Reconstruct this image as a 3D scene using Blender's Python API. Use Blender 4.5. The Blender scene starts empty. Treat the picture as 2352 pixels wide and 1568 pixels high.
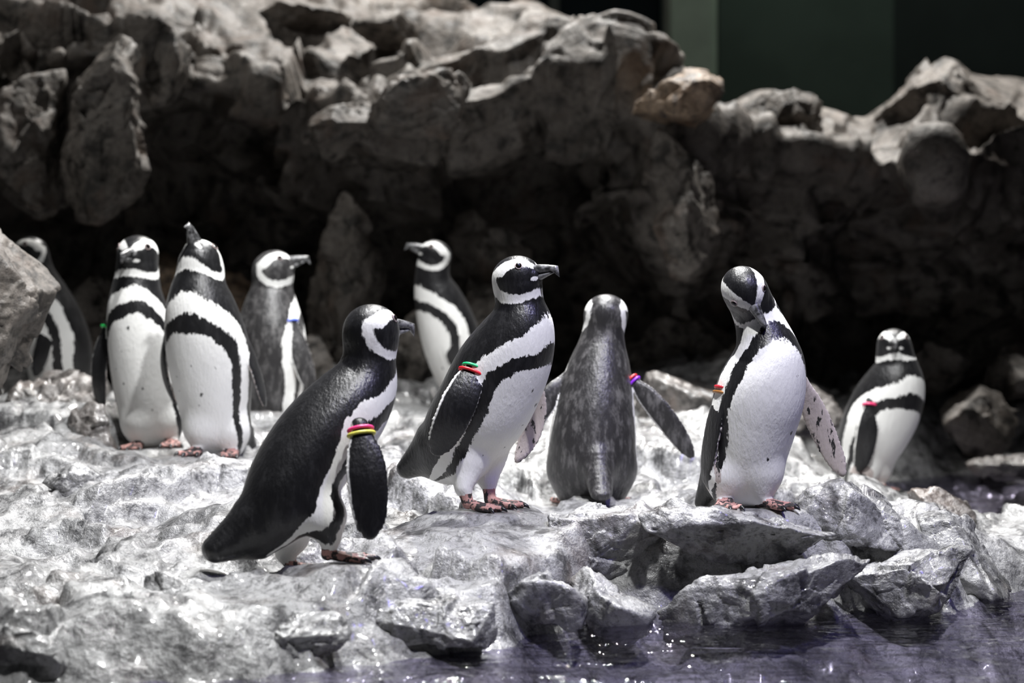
import bpy, math
import numpy as np
from mathutils import Vector

scene = bpy.context.scene
COL = scene.collection
# ------------------------------------------------------------------ camera, world, light, exposure
FPX, HZ, CAMZ = 5000.0, 549.0, 0.82          # focal length in px (2352 wide), horizon row, eye height above the water


def W(px, py, d):
    """point seen at pixel (px, py) that stands d metres away"""
    return np.array([(px - 1176.0) / FPX * d, d, CAMZ + (HZ - py) / FPX * d])


cam = bpy.data.cameras.new('camera')
cam.sensor_width = 36.0
cam.lens = FPX / 2352.0 * 36.0
cam.shift_y = -(784.0 - HZ) / 2352.0
cam.clip_end = 60
cam.dof.use_dof = True
cam.dof.focus_distance = 4.95
cam.dof.aperture_fstop = 2.5
camo = bpy.data.objects.new('camera', cam)
camo.location = (0, 0, CAMZ)
camo.rotation_euler = (math.pi / 2, 0, 0)
COL.objects.link(camo)
scene.camera = camo

world = bpy.data.worlds.new('hall')
scene.world = world
world.use_nodes = True
world.node_tree.nodes['Background'].inputs[0].default_value = (0.9, 0.95, 1.0, 1)
world.node_tree.nodes['Background'].inputs[1].default_value = 0.018


def spot(name, loc, target, power, size_deg, blend, radius, col=(1, 1, 1)):
    l = bpy.data.lights.new(name, 'SPOT')
    l.energy = power
    l.spot_size = math.radians(size_deg)
    l.spot_blend = blend
    l.shadow_soft_size = radius
    l.color = col
    o = bpy.data.objects.new(name, l)
    o.location = loc
    o.rotation_euler = (Vector(target) - Vector(loc)).to_track_quat('-Z', 'Y').to_euler()
    COL.objects.link(o)
    return o


# the hall's ceiling lamps, all above the top edge of the picture
spot('ceiling_lamp_front_offscreen', (0.9, 2.9, 4.6), (0.1, 5.2, 0.2), 1020, 48, 0.6, 0.09)
spot('ceiling_lamp_island_offscreen', (-0.3, 5.3, 4.6), (-0.2, 5.3, 0.2), 980, 60, 0.6, 0.09)
spot('ceiling_lamp_rear_offscreen', (0.7, 7.3, 4.6), (0.3, 5.4, 0.1), 880, 60, 0.6, 0.09)
spot('ceiling_lamp_cliff_offscreen', (0.1, 9.5, 4.8), (0.0, 8.5, 1.4), 1400, 80, 0.8, 0.12, (1, 0.97, 0.93))
spot('ceiling_lamp_cliff_right_offscreen', (2.0, 9.2, 4.8), (1.7, 8.4, 1.2), 780, 60, 0.8, 0.12, (1, 0.97, 0.93))
spot('ceiling_lamp_cliff_left_offscreen', (-3.2, 6.6, 4.6), (-1.2, 7.8, 1.3), 140, 45, 0.8, 0.12, (1, 0.97, 0.93))
spot('ceiling_lamp_hall_offscreen', (2.5, 11.2, 4.6), (2.0, 12.6, 1.5), 70, 110, 0.8, 0.3, (0.8, 1, 0.85))
spot('ceiling_lamp_violet_offscreen', (2.4, 2.6, 4.6), (0.3, 5.0, 0.5), 300, 26, 0.8, 0.25, (0.25, 0.2, 1.0))

scene.view_settings.view_transform = 'Standard'
scene.view_settings.look = 'None'
scene.view_settings.exposure = 0.0
scene.view_settings.gamma = 1.0
scene.view_settings.use_curve_mapping = False

# ------------------------------------------------------------------ numpy helpers


def nrm(v):
    v = np.asarray(v, float)
    return v / (np.linalg.norm(v) + 1e-12)


def _hash(ix, iy, iz, s):
    with np.errstate(over='ignore'):
        h = (ix.astype(np.uint32) * np.uint32(374761393) + iy.astype(np.uint32) * np.uint32(668265263)
             + iz.astype(np.uint32) * np.uint32(2147483647) + np.uint32(s) * np.uint32(1274126177))
        h = (h ^ (h >> np.uint32(13))) * np.uint32(1274126177)
        h = h ^ (h >> np.uint32(16))
        h = h * np.uint32(2246822519)
        h = h ^ (h >> np.uint32(15))
    return h.astype(np.float64) / 4294967295.0


def vnoise(P, seed=0):
    """smooth value noise, -1..1"""
    i = np.floor(P).astype(np.int64)
    f = P - i
    u = f * f * f * (f * (f * 6 - 15) + 10)
    out = 0
    for dx in (0, 1):
        wx = u[:, 0] if dx else 1 - u[:, 0]
        for dy in (0, 1):
            wy = u[:, 1] if dy else 1 - u[:, 1]
            for dz in (0, 1):
                wz = u[:, 2] if dz else 1 - u[:, 2]
                out = out + wx * wy * wz * _hash(i[:, 0] + dx, i[:, 1] + dy, i[:, 2] + dz, seed)
    return out * 2 - 1


def fbm(P, seed=0, octv=4, ridged=False):
    a, s, t = 1.0, 0.0, 0.0
    Q = P.copy()
    for k in range(octv):
        n = vnoise(Q, seed + 17 * k)
        if ridged:
            n = 1 - 2 * np.abs(n)
        s = s + a * n
        t += a
        a *= 0.5
        Q = Q * 2.03 + 11.7
    return s / t


def facets(P, seed=0):
    """broken-stone noise: every Voronoi cell is a tilted plane; about -1..1"""
    i0 = np.floor(P).astype(np.int64)
    best = np.full(len(P), 1e9)
    val = np.zeros(len(P))
    for dx in (-1, 0, 1):
        for dy in (-1, 0, 1):
            for dz in (-1, 0, 1):
                c = i0 + np.array([dx, dy, dz])
                sx = _hash(c[:, 0], c[:, 1], c[:, 2], seed + 1)
                sy = _hash(c[:, 0], c[:, 1], c[:, 2], seed + 2)
                sz = _hash(c[:, 0], c[:, 1], c[:, 2], seed + 3)
                D = P - (c + np.stack([sx, sy, sz], 1))
                d = (D * D).sum(1)
                m = d < best
                if m.any():
                    g = np.stack([_hash(c[m, 0], c[m, 1], c[m, 2], seed + 4 + k) * 2 - 1 for k in range(3)], 1)
                    o = _hash(c[m, 0], c[m, 1], c[m, 2], seed + 8) * 2 - 1
                    val[m] = 0.55 * o + 1.3 * (g * D[m]).sum(1)
                    best[m] = d[m]
    return np.tanh(val)


def smin(a, b, k):
    h = np.clip(0.5 + 0.5 * (b - a) / k, 0, 1)
    return b * (1 - h) + a * h - k * h * (1 - h)


def sstep(a, b, x):
    t = np.clip((x - a) / (b - a), 0, 1)
    return t * t * (3 - 2 * t)


def surface_nets(F, org, h):
    """mesh the zero set of F (negative inside) -> verts, quads"""
    nx, ny, nz = F.shape
    inside = F < 0
    corners = [(a, b, c) for a in (0, 1) for b in (0, 1) for c in (0, 1)]
    cnt = sum(inside[a:nx - 1 + a, b:ny - 1 + b, c:nz - 1 + c].astype(np.int8) for a, b, c in corners)
    act = (cnt > 0) & (cnt < 8)
    idx = np.argwhere(act)
    num = np.full(act.shape, -1, np.int64)
    num[act] = np.arange(len(idx))
    acc = np.zeros((len(idx), 3))
    n = np.zeros(len(idx))
    for p in corners:
        for ax in range(3):
            if p[ax]:
                continue
            q = list(p)
            q[ax] = 1
            va = F[idx[:, 0] + p[0], idx[:, 1] + p[1], idx[:, 2] + p[2]]
            vb = F[idx[:, 0] + q[0], idx[:, 1] + q[1], idx[:, 2] + q[2]]
            m = (va < 0) != (vb < 0)
            t = va[m] / (va[m] - vb[m])
            pos = np.tile(np.array(p, float), (m.sum(), 1))
            pos[:, ax] = t
            acc[m] += pos
            n[m] += 1
    V = org + (idx + acc / n[:, None]) * h
    quads = []
    for ax in range(3):
        o1, o2 = [(1, 2), (2, 0), (0, 1)][ax]
        sl0 = [slice(1, -1)] * 3
        sl0[ax] = slice(0, -1)
        sl1 = [slice(1, -1)] * 3
        sl1[ax] = slice(1, None)
        A, B = inside[tuple(sl0)], inside[tuple(sl1)]
        for flip in (0, 1):
            e = np.argwhere((A & ~B) if not flip else (~A & B))
            if not len(e):
                continue
            base = e + 1
            base[:, ax] -= 1
            d1 = np.zeros(3, int)
            d1[o1] = 1
            d2 = np.zeros(3, int)
            d2[o2] = 1
            c = [base - d1 - d2, base - d2, base, base - d1]
            q = np.stack([num[k[:, 0], k[:, 1], k[:, 2]] for k in c], 1)
            quads.append(q if not flip else q[:, ::-1])
    Q = np.concatenate(quads)
    Q = Q[(Q >= 0).all(1)]
    return V, Q


def mesh_np(name, V, Q, mat, smooth=True, attrs=None):
    me = bpy.data.meshes.new(name)
    V = np.asarray(V, np.float32)
    Q = np.asarray(Q, np.int32)
    k = Q.shape[1]
    me.vertices.add(len(V))
    me.vertices.foreach_set('co', V.ravel())
    me.loops.add(Q.size)
    me.loops.foreach_set('vertex_index', Q.ravel())
    me.polygons.add(len(Q))
    me.polygons.foreach_set('loop_start', np.arange(0, Q.size, k, dtype=np.int32))
    me.polygons.foreach_set('use_smooth', np.full(len(Q), smooth))
    me.update(calc_edges=True)
    me.validate()
    for an, av in (attrs or {}).items():
        a = me.attributes.new(an, 'FLOAT', 'POINT')
        a.data.foreach_set('value', np.asarray(av, np.float32))
    me.materials.append(mat)
    return me


def link(name, me, parent=None, loc=None):
    o = bpy.data.objects.new(name, me)
    if loc is not None:
        o.location = loc
    o.parent = parent
    COL.objects.link(o)
    return o


def tag(o, label=None, cat=None, group=None, kind=None):
    if label:
        o['label'] = label
    if cat:
        o['category'] = cat
    if group:
        o['group'] = group
    if kind:
        o['kind'] = kind
    return o


def grid_quads(nu, nv):
    i = np.arange((nu - 1) * (nv - 1))
    a = (i // (nv - 1)) * nv + i % (nv - 1)
    return np.stack([a, a + nv, a + nv + 1, a + 1], 1)


# ------------------------------------------------------------------ materials


class NT:
    def __init__(self, name):
        self.m = bpy.data.materials.new(name)
        self.m.use_nodes = True
        self.t = self.m.node_tree
        self.b = self.t.nodes['Principled BSDF']
        self.out = self.t.nodes['Material Output']

    def n(self, typ, **kw):
        nd = self.t.nodes.new(typ)
        for k, v in kw.items():
            if k.startswith('i_'):
                key = k[2:]
                nd.inputs[int(key) if key.isdigit() else key].default_value = v
            else:
                setattr(nd, k, v)
        return nd

    def l(self, a, b):
        self.t.links.new(a, b)

    def math(self, op, a, b=None, c=None):
        nd = self.n('ShaderNodeMath', operation=op)
        for k, v in enumerate((a, b, c)):
            if v is None:
                continue
            if isinstance(v, (int, float)):
                nd.inputs[k].default_value = v
            else:
                self.l(v, nd.inputs[k])
        return nd.outputs[0]

    def noise(self, vec, scale, detail=4, rough=0.55):
        nd = self.n('ShaderNodeTexNoise')
        nd.inputs['Scale'].default_value = scale
        nd.inputs['Detail'].default_value = detail
        nd.inputs['Roughness'].default_value = rough
        self.l(vec, nd.inputs['Vector'])
        return nd.outputs['Fac']

    def mix(self, f, a, b):
        nd = self.n('ShaderNodeMix', data_type='RGBA')
        for s, v in ((nd.inputs[0], f), (nd.inputs[6], a), (nd.inputs[7], b)):
            if isinstance(v, tuple):
                s.default_value = (*v, 1)
            elif isinstance(v, (int, float)):
                s.default_value = v
            else:
                self.l(v, s)
        return nd.outputs[2]

    def ramp(self, f, lo, hi, a=0.0, b=1.0):
        nd = self.n('ShaderNodeMapRange', interpolation_type='SMOOTHSTEP')
        self.l(f, nd.inputs[0])
        for k, v in enumerate((lo, hi, a, b)):
            nd.inputs[k + 1].default_value = v
        return nd.outputs[0]

    def bump(self, hgt, strength, dist, prev=None):
        nd = self.n('ShaderNodeBump')
        nd.inputs['Strength'].default_value = strength
        nd.inputs['Distance'].default_value = dist
        self.l(hgt, nd.inputs['Height'])
        if prev is not None:
            self.l(prev, nd.inputs['Normal'])
        return nd.outputs[0]


def rock_material(name, dark, mid, light, rough=(0.3, 0.6), warm=None, warm_amt=0.5, bump=1.0, coat=0.0):
    t = NT(name)
    co = t.n('ShaderNodeNewGeometry').outputs['Position']
    big = t.noise(co, 2.3, 5, 0.6)
    med = t.noise(co, 14, 6, 0.65)
    fine = t.noise(co, 75, 5, 0.7)
    c = t.mix(t.ramp(big, 0.35, 0.65), mid, light)
    c = t.mix(t.ramp(med, 0.52, 0.36), c, dark)
    c = t.mix(t.math('MULTIPLY', t.ramp(fine, 0.5, 0.36), 0.6), c, dark)
    c = t.mix(t.math('MULTIPLY', t.ramp(t.noise(co, 6.3, 5, 0.7), 0.54, 0.68), 0.7), c, dark)
    if warm:
        w = t.noise(co, 5.1, 4, 0.6)
        c = t.mix(t.math('MULTIPLY', t.ramp(w, 0.55, 0.7), warm_amt), c, warm)
    t.l(c, t.b.inputs['Base Color'])
    r = t.ramp(t.noise(co, 9, 4, 0.6), 0.35, 0.65, rough[0], rough[1])
    t.l(r, t.b.inputs['Roughness'])
    vor = t.n('ShaderNodeTexVoronoi')
    vor.inputs['Scale'].default_value = 38
    t.l(co, vor.inputs['Vector'])
    b1 = t.bump(med, 0.4 * bump, 0.03)
    b2 = t.bump(vor.outputs['Distance'], 0.25 * bump, 0.01, b1)
    b3 = t.bump(fine, 0.5 * bump, 0.006, b2)
    t.l(b3, t.b.inputs['Normal'])
    t.b.inputs['Specular IOR Level'].default_value = 0.6
    if coat:
        t.b.inputs['Coat Weight'].default_value = coat
        t.b.inputs['Coat Roughness'].default_value = 0.12
    return t.m


def plain(name, col, rough=0.5, spec=0.5, noise_amt=0.15, scale=60, emis=None):
    t = NT(name)
    co = t.n('ShaderNodeTexCoord').outputs['Object']
    f = t.noise(co, scale, 3)
    d = tuple(x * (1 - noise_amt * 2) for x in col)
    t.l(t.mix(t.ramp(f, 0.35, 0.65), d, col), t.b.inputs['Base Color'])
    t.b.inputs['Roughness'].default_value = rough
    t.b.inputs['Specular IOR Level'].default_value = spec
    return t.m


M_ROCK = rock_material('wet_grey_rock', (0.06, 0.06, 0.062), (0.23, 0.23, 0.23), (0.37, 0.37, 0.37), (0.16, 0.40),
                       (0.17, 0.135, 0.115), 0.35, 1.35, 0.4)
M_ROCK2 = rock_material('wet_brown_grey_rock', (0.03, 0.027, 0.025), (0.11, 0.10, 0.095), (0.19, 0.175, 0.165), (0.18, 0.45),
                        (0.13, 0.09, 0.07), 0.5, 1.1, 0.3)
M_CLIFF = rock_material('dry_cliff_rock', (0.022, 0.019, 0.016), (0.105, 0.091, 0.079), (0.20, 0.18, 0.16), (0.5, 0.75),
                        (0.11, 0.075, 0.055), 0.6, 1.0)
M_TAN = rock_material('tan_cliff_rock', (0.05, 0.037, 0.029), (0.21, 0.147, 0.10), (0.33, 0.24, 0.165), (0.5, 0.75),
                      (0.2, 0.1, 0.045), 0.6, 1.0)


def penguin_material(name, black=(0.007, 0.007, 0.008), grey=(0.03, 0.03, 0.032), grey_amt=0.45, white=(0.82, 0.82, 0.80)):
    t = NT(name)
    co = t.n('ShaderNodeTexCoord').outputs['Object']

    def at(a):
        return t.n('ShaderNodeAttribute', attribute_name=a).outputs['Fac']
    mp = t.n('ShaderNodeMapping')
    mp.inputs['Scale'].default_value = (1, 1, 0.35)
    t.l(co, mp.inputs['Vector'])
    st = mp.outputs[0]
    edge = t.math('ADD', t.math('MULTIPLY', t.math('SUBTRACT', t.noise(st, 130, 4, 0.7), 0.5), 0.028),
                  t.math('MULTIPLY', t.math('SUBTRACT', t.noise(co, 34, 3), 0.5), 0.016))
    w = t.ramp(t.math('ADD', at('wb'), t.math('MULTIPLY', edge, at('en'))), -0.0016, 0.0016)
    blk = t.mix(t.math('MULTIPLY', t.ramp(t.noise(st, 55, 4, 0.7), 0.45, 0.7), grey_amt), black, grey)
    wht = t.mix(t.math('MULTIPLY', t.ramp(t.noise(co, 12, 4), 0.4, 0.75), 0.35), white, tuple(x * 0.8 for x in white))
    c = t.mix(w, blk, wht)
    # inner face of the flippers: pale, blotched
    spots = t.ramp(t.noise(st, 75, 3, 0.6), 0.60, 0.66)
    inn = t.mix(spots, (0.50, 0.44, 0.42), (0.03, 0.03, 0.03))
    c = t.mix(t.ramp(at('inner'), 0.45, 0.55), c, inn)
    # bare skin of the feet: pink with black blotches
    fb = t.ramp(t.noise(co, 60, 3, 0.6), 0.47, 0.53)
    foot = t.mix(fb, (0.50, 0.27, 0.24), (0.035, 0.03, 0.03))
    fm = t.ramp(at('foot'), 0.4, 0.6)
    c = t.mix(fm, c, foot)
    t.l(c, t.b.inputs['Base Color'])
    t.l(t.math('ADD', t.math('MULTIPLY', w, 0.30), 0.36), t.b.inputs['Roughness'])
    b1 = t.bump(t.noise(st, 170, 3, 0.6), 0.35, 0.004)
    b2 = t.bump(t.noise(st, 60, 3, 0.6), 0.25, 0.006, b1)
    t.l(b2, t.b.inputs['Normal'])
    t.b.inputs['Sheen Weight'].default_value = 0.05
    t.b.inputs['Sheen Roughness'].default_value = 0.4
    return t.m


M_PENG = penguin_material('penguin_plumage')
M_PENG_OLD = penguin_material('worn_penguin_plumage', (0.025, 0.024, 0.025), (0.13, 0.126, 0.126), 0.85)
M_BEAK = plain('beak_horn', (0.20, 0.20, 0.205), 0.3, 0.6, 0.44, 90)
M_EYE = plain('eye_dark', (0.008, 0.006, 0.006), 0.08, 0.8, 0.0)
M_RING = plain('eye_ring_skin', (0.45, 0.36, 0.35), 0.5)
M_CLAW = plain('claw_horn', (0.02, 0.02, 0.022), 0.3)

# ------------------------------------------------------------------ the penguins, as data
# spine: (px, py, depth offset, radius px) from the vent to the top of the neck; all offsets in metres
PENGUINS = [
    dict(key='main', d0=5.0, h=0.0038, F=(0.88, -0.47, 0),
         label='penguin with green and red flipper bands, standing in profile with raised beak', mat=M_PENG,
         spine=[(1018, 1062, .045, 46), (1044, 1030, .035, 82), (1077, 981, .02, 102), (1111, 931, .0, 109), (1146, 862, -.015, 108),
                (1175, 808, -.03, 96), (1195, 758, -.04, 77), (1195, 715, -.04, 60), (1190, 680, -.04, 52)],
         head=dict(c=(1186, 634, -.045), F=(0.88, -0.44, 0.16), s=1.04, back=.03),
         flips=[dict(r=(1098, 826, -.078), m=(1051, 932, -.132), t=(1004, 1034, -.10), c=.043, cd=(-1, 0, .25), out=(.1, -1, .1),
                     band=[('green', .10, (.02, .55, .2)), ('red', .15, (.75, .02, .03))]),
                dict(r=(1215, 840, .06), m=(1228, 950, .10), t=(1192, 1050, .09), c=.030, cd=(-.9, .3, -.3), out=(.5, .85, 0), band=[])],
         legs=[dict(hip=(1072, 1065, -.03, 42), knee=(1064, 1118, -.055), heel=(1075, 1172, -.06), hd=(.93, -.36)),
               dict(hip=(1122, 1055, .03, 38), knee=(1122, 1105, .01), heel=(1125, 1164, .0), hd=(.88, -.3))],
         tail=dict(b=(1000, 1030, .05), t=(930, 1080, .085), w=.05, th=.025), sweep=.35),
    dict(key='walker', d0=4.5, h=0.0040, F=(0.86, 0.5, 0),
         label='penguin walking with its back turned, pink and yellow flipper bands', mat=M_PENG,
         spine=[(590, 1228, -.03, 42), (622, 1190, -.02, 74), (650, 1145, -.005, 94), (680, 1092, .015, 104), (715, 1038, .035, 107),
                (755, 988, .055, 106), (797, 940, .075, 98), (833, 888, .095, 80), (846, 838, .10, 65), (849, 795, .10, 60)],
         head=dict(c=(853, 752, .10), F=(0.76, 0.62, -0.02), s=1.10),
         flips=[dict(r=(826, 975, -.055), m=(843, 1095, -.095), t=(850, 1222, -.10), c=.044, cd=(-1, -.1, .1), out=(.1, -1, .1),
                     band=[('pink', .03, (.9, .06, .25)), ('yellow', .09, (.75, .7, .12))])],
         legs=[dict(hip=(745, 1185, -.02, 52), knee=(758, 1240, -.03), heel=(752, 1290, -.03), hd=(.97, .1), long=1.2),
               dict(hip=(668, 1230, .05, 45), knee=(655, 1270, .05), heel=(668, 1316, .05), hd=(.97, .25))],
         tail=dict(b=(575, 1218, -.03), t=(482, 1268, -.06), w=.055, th=.027), sweep=.85, taper=.2),
    dict(key='beak_up', d0=6.0, h=0.0045, F=(-0.40, -0.92, 0),
         label='penguin with its beak pointed straight up, no flipper band', mat=M_PENG,
         spine=[(512, 1015, .03, 52), (503, 978, .02, 68), (493, 920, .01, 83), (484, 850, .0, 93), (474, 785, -.01, 94),
                (463, 725, -.02, 83), (457, 680, -.02, 68), (459, 645, -.01, 56)],
         head=dict(c=(462, 600, -.01), F=(-0.25, -0.42, 0.87), s=1.16),
         flips=[dict(r=(542, 742, .0), m=(580, 830, -.01), t=(606, 922, -.01), c=.032, cd=(.3, .95, 0), out=(1, -.25, .3), band=[]),
                dict(r=(388, 760, .03), m=(377, 840, .04), t=(398, 915, .04), c=.030, cd=(-.4, .9, 0), out=(-.9, -.4, 0), band=[], inner=True)],
         legs=[dict(hip=(462, 985, -.03, 40), knee=(457, 1020, -.04), heel=(457, 1043, -.04), hd=(-.35, -.93)),
               dict(hip=(535, 990, -.01, 38), knee=(536, 1025, -.02), heel=(537, 1048, -.02), hd=(-.2, -.97))],
         tail=dict(b=(550, 1000, .10), t=(578, 1052, .13), w=.04)),
    dict(key='front', d0=6.3, h=0.0046, F=(-0.08, -1, 0),
         label='penguin facing forward with a green flipper band and closed beak', mat=M_PENG,
         spine=[(352, 1005, .03, 48), (350, 975, .02, 62), (343, 925, .01, 74), (333, 850, .0, 78), (323, 775, -.01, 76),
                (315, 715, -.015, 68), (313, 675, -.015, 58), (315, 635, -.01, 50)],
         head=dict(c=(316, 583, -.01), F=(-0.22, -0.97, -0.05), s=1.20),
         flips=[dict(r=(250, 742, .01), m=(228, 838, -.01), t=(234, 928, -.01), c=.034, cd=(-.8, .6, 0), out=(-.6, -.8, .1),
                     band=[('green', .06, (.02, .6, .12))]),
                dict(r=(384, 745, .02), m=(398, 830, .03), t=(402, 905, .03), c=.030, cd=(.3, .95, 0), out=(1, -.2, 0), band=[])],
         legs=[dict(hip=(318, 975, -.03, 36), knee=(318, 1005, -.04), heel=(318, 1030, -.04), hd=(-.2, -.97)),
               dict(hip=(388, 970, -.01, 34), knee=(396, 1000, -.02), heel=(396, 1024, -.02), hd=(.1, -.97))],
         tail=dict(b=(360, 985, .10), t=(370, 1030, .13), w=.04)),
    dict(key='blue_band', d0=6.7, h=0.0048, F=(0.80, 0.58, 0),
         label='grey-backed penguin with a blue flipper band, looking aside with level beak', mat=M_PENG_OLD,
         spine=[(618, 965, -.03, 42), (618, 935, -.02, 62), (620, 885, -.01, 76), (622, 825, .0, 82), (622, 765, .01, 78),
                (622, 715, .02, 64), (624, 675, .03, 50), (625, 645, .03, 46)],
         head=dict(c=(627, 612, .03), F=(0.97, 0.0, 0.22), s=1.12),
         flips=[dict(r=(670, 738, -.05), m=(690, 815, -.075), t=(716, 895, -.08), c=.034, cd=(-.85, -.3, -.3), out=(.5, -.85, .1),
                     band=[('blue', .0, (.12, .2, .9))])],
         legs=[dict(hip=(650, 930, -.03, 34), knee=(655, 955, -.04), heel=(655, 980, -.04), hd=(.9, .2)),
               dict(hip=(600, 930, .03, 34), knee=(600, 955, .03), heel=(600, 978, .03), hd=(.9, .3))],
         tail=dict(b=(590, 935, -.05), t=(568, 972, -.08), w=.04)),
    dict(key='rear', d0=7.2, h=0.0050, F=(-0.85, -0.5, 0),
         label='penguin turned to the dark cave, leaning back in front of the tall rock', mat=M_PENG,
         spine=[(1078, 915, .05, 40), (1070, 885, .04, 54), (1056, 840, .03, 64), (1040, 790, .015, 68), (1024, 738, .0, 64),
                (1008, 692, -.01, 55), (995, 655, -.02, 43), (993, 625, -.02, 38)],
         head=dict(c=(1000, 583, -.02), F=(-0.93, -0.2, 0.28), s=1.0),
         flips=[dict(r=(1046, 712, -.05), m=(1038, 775, -.08), t=(1046, 838, -.07), c=.032, cd=(1, -.1, .1), out=(-.1, -1, .1), band=[])],
         legs=[dict(hip=(1060, 880, -.02, 30), knee=(1052, 910, -.03), heel=(1050, 935, -.03), hd=(-.9, -.3)),
               dict(hip=(1085, 880, .04, 30), knee=(1085, 910, .04), heel=(1085, 932, .04), hd=(-.9, -.3))],
         tail=dict(b=(1098, 885, .06), t=(1120, 925, .09), w=.04)),
    dict(key='back_view', d0=5.7, h=0.0042, F=(0.03, 1, 0),
         label='penguin seen squarely from behind with spread flippers, one red and purple band', mat=M_PENG_OLD,
         spine=[(1358, 1118, .0, 62), (1358, 1088, .0, 86), (1360, 1035, .01, 100), (1364, 970, .02, 95), (1369, 910, .035, 86),
                (1376, 850, .05, 72), (1381, 805, .06, 57), (1386, 760, .065, 47), (1390, 735, .065, 45)],
         head=dict(c=(1393, 716, .07), F=(0.05, 0.98, -0.15), s=1.0, wide=1.08),
         flips=[dict(r=(1450, 872, .03), m=(1516, 945, .0), t=(1584, 1040, -.01), c=.032, cd=(-.75, .1, -.6), out=(.15, -1, .15),
                     band=[('red', .0, (.8, .05, .05)), ('purple', .05, (.3, .03, .8))]),
                dict(r=(1300, 865, .03), m=(1255, 925, .0), t=(1205, 1005, -.01), c=.030, cd=(.8, .1, -.6), out=(-.15, -1, .15), band=[])],
         legs=[dict(hip=(1305, 1080, .0, 45), knee=(1302, 1128, .0), heel=(1300, 1160, .0), hd=(-.1, 1)),
               dict(hip=(1415, 1080, .0, 45), knee=(1418, 1128, .0), heel=(1420, 1160, .0), hd=(.1, 1))],
         tail=dict(b=(1372, 1070, -.08), t=(1382, 1140, -.17), w=.042), bands=(.124, .152, .212)),
    dict(key='preening', d0=4.95, h=0.0038, F=(0.36, -0.93, 0),
         label='penguin preening its chest with bowed head, red and brown flipper band', mat=M_PENG,
         spine=[(1695, 1122, .03, 60), (1705, 1085, .02, 80), (1716, 1030, .01, 93), (1730, 965, .0, 101), (1746, 905, -.01, 102),
                (1762, 850, -.015, 88), (1762, 805, -.01, 72), (1748, 752, .0, 58), (1732, 710, .01, 52), (1722, 685, .0, 46)],
         head=dict(c=(1708, 664, -.03), F=(0.42, -0.42, -0.80), up=(-.25, -.75, .6), s=1.02),
         flips=[dict(r=(1666, 868, -.03), m=(1638, 985, -.04), t=(1620, 1095, -.02), c=.034, cd=(-.45, .9, 0), out=(-.9, -.45, .1),
                     band=[('red', .09, (.75, .03, .05)), ('brown', .14, (.35, .15, .04))]),
                dict(r=(1840, 868, .03), m=(1880, 968, .04), t=(1932, 1080, .03), c=.031, cd=(-.85, .25, -.45), out=(.25, .95, .1), band=[])],
         legs=[dict(hip=(1660, 1095, -.02, 42), knee=(1660, 1135, -.03), heel=(1660, 1165, -.03), hd=(.1, -.99)),
               dict(hip=(1750, 1090, -.02, 42), knee=(1750, 1135, -.03), heel=(1750, 1166, -.03), hd=(.75, -.5))],
         tail=dict(b=(1650, 1090, .09), t=(1617, 1158, .12), w=.04)),
    dict(key='waterside', d0=6.6, h=0.0046, F=(0.58, -0.81, 0),
         label='penguin with a bright pink flipper band beside the blue pool inlet', mat=M_PENG,
         spine=[(1958, 1100, .05, 38), (1972, 1075, .04, 54), (1990, 1030, .03, 70), (2012, 982, .01, 80), (2036, 932, .0, 81),
                (2054, 890, -.015, 69), (2060, 856, -.02, 53), (2057, 825, -.02, 43)],
         head=dict(c=(2053, 788, -.02), F=(-0.12, -0.98, 0.02), s=0.98),
         flips=[dict(r=(1998, 922, -.08), m=(1990, 1000, -.10), t=(1975, 1075, -.08), c=.034, cd=(-1, .1, .1), out=(-.2, -1, .1),
                     band=[('pink', .05, (.95, .05, .2))])],
         legs=[dict(hip=(1980, 1085, -.03, 34), knee=(1980, 1108, -.04), heel=(1982, 1132, -.04), hd=(.5, -.8)),
               dict(hip=(2012, 1080, .02, 32), knee=(2015, 1104, .01), heel=(2016, 1128, .01), hd=(.5, -.8))],
         tail=dict(b=(1945, 1075, .09), t=(1915, 1118, .12), w=.04)),
    dict(key='hidden', d0=7.0, h=0.0050, F=(-0.85, -0.5, 0),
         label='dark penguin half hidden behind the overhanging boulder', mat=M_PENG,
         spine=[(140, 925, .05, 45), (140, 890, .04, 62), (138, 840, .03, 74), (132, 785, .015, 75), (122, 735, .0, 66),
                (108, 685, -.01, 52), (92, 640, -.02, 40), (82, 610, -.02, 36)],
         head=dict(c=(72, 575, -.02), F=(-0.92, -0.3, 0.12), s=0.98),
         flips=[dict(r=(122, 700, -.055), m=(104, 780, -.09), t=(84, 855, -.09), c=.030, cd=(1, .1, .25), out=(-.4, -.9, .1), band=[])],
         legs=[dict(hip=(125, 890, -.02, 34), knee=(120, 920, -.03), heel=(118, 945, -.03), hd=(-.8, -.4)),
               dict(hip=(155, 890, .03, 34), knee=(155, 920, .03), heel=(155, 942, .03), hd=(-.8, -.4))],
         tail=dict(b=(165, 890, .06), t=(190, 930, .09), w=.04)),
]


def PW(p, q):
    """pixel triple (px, py, depth offset) of penguin p -> world"""
    return W(q[0], q[1], p['d0'] + q[2])


PADS = []
for p in PENGUINS:
    for lg in p['legs']:
        H = PW(p, lg['heel'])
        hd = nrm((lg['hd'][0], lg['hd'][1], 0))
        for k in (0.0, 0.035, 0.075):
            PADS.append(H + hd * k)
PADS = np.array(PADS)
CALM = np.array([W(1290, 1200, 5.3), W(1370, 1200, 5.35), W(1440, 1200, 5.3), W(1300, 1190, 5.5), W(1430, 1190, 5.5), W(1370, 1205, 5.15), W(480, 1075, 5.8), W(540, 1075, 5.8), W(400, 1060, 6.0), W(1060, 1215, 4.85), W(1140, 1215, 4.85)])

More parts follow.
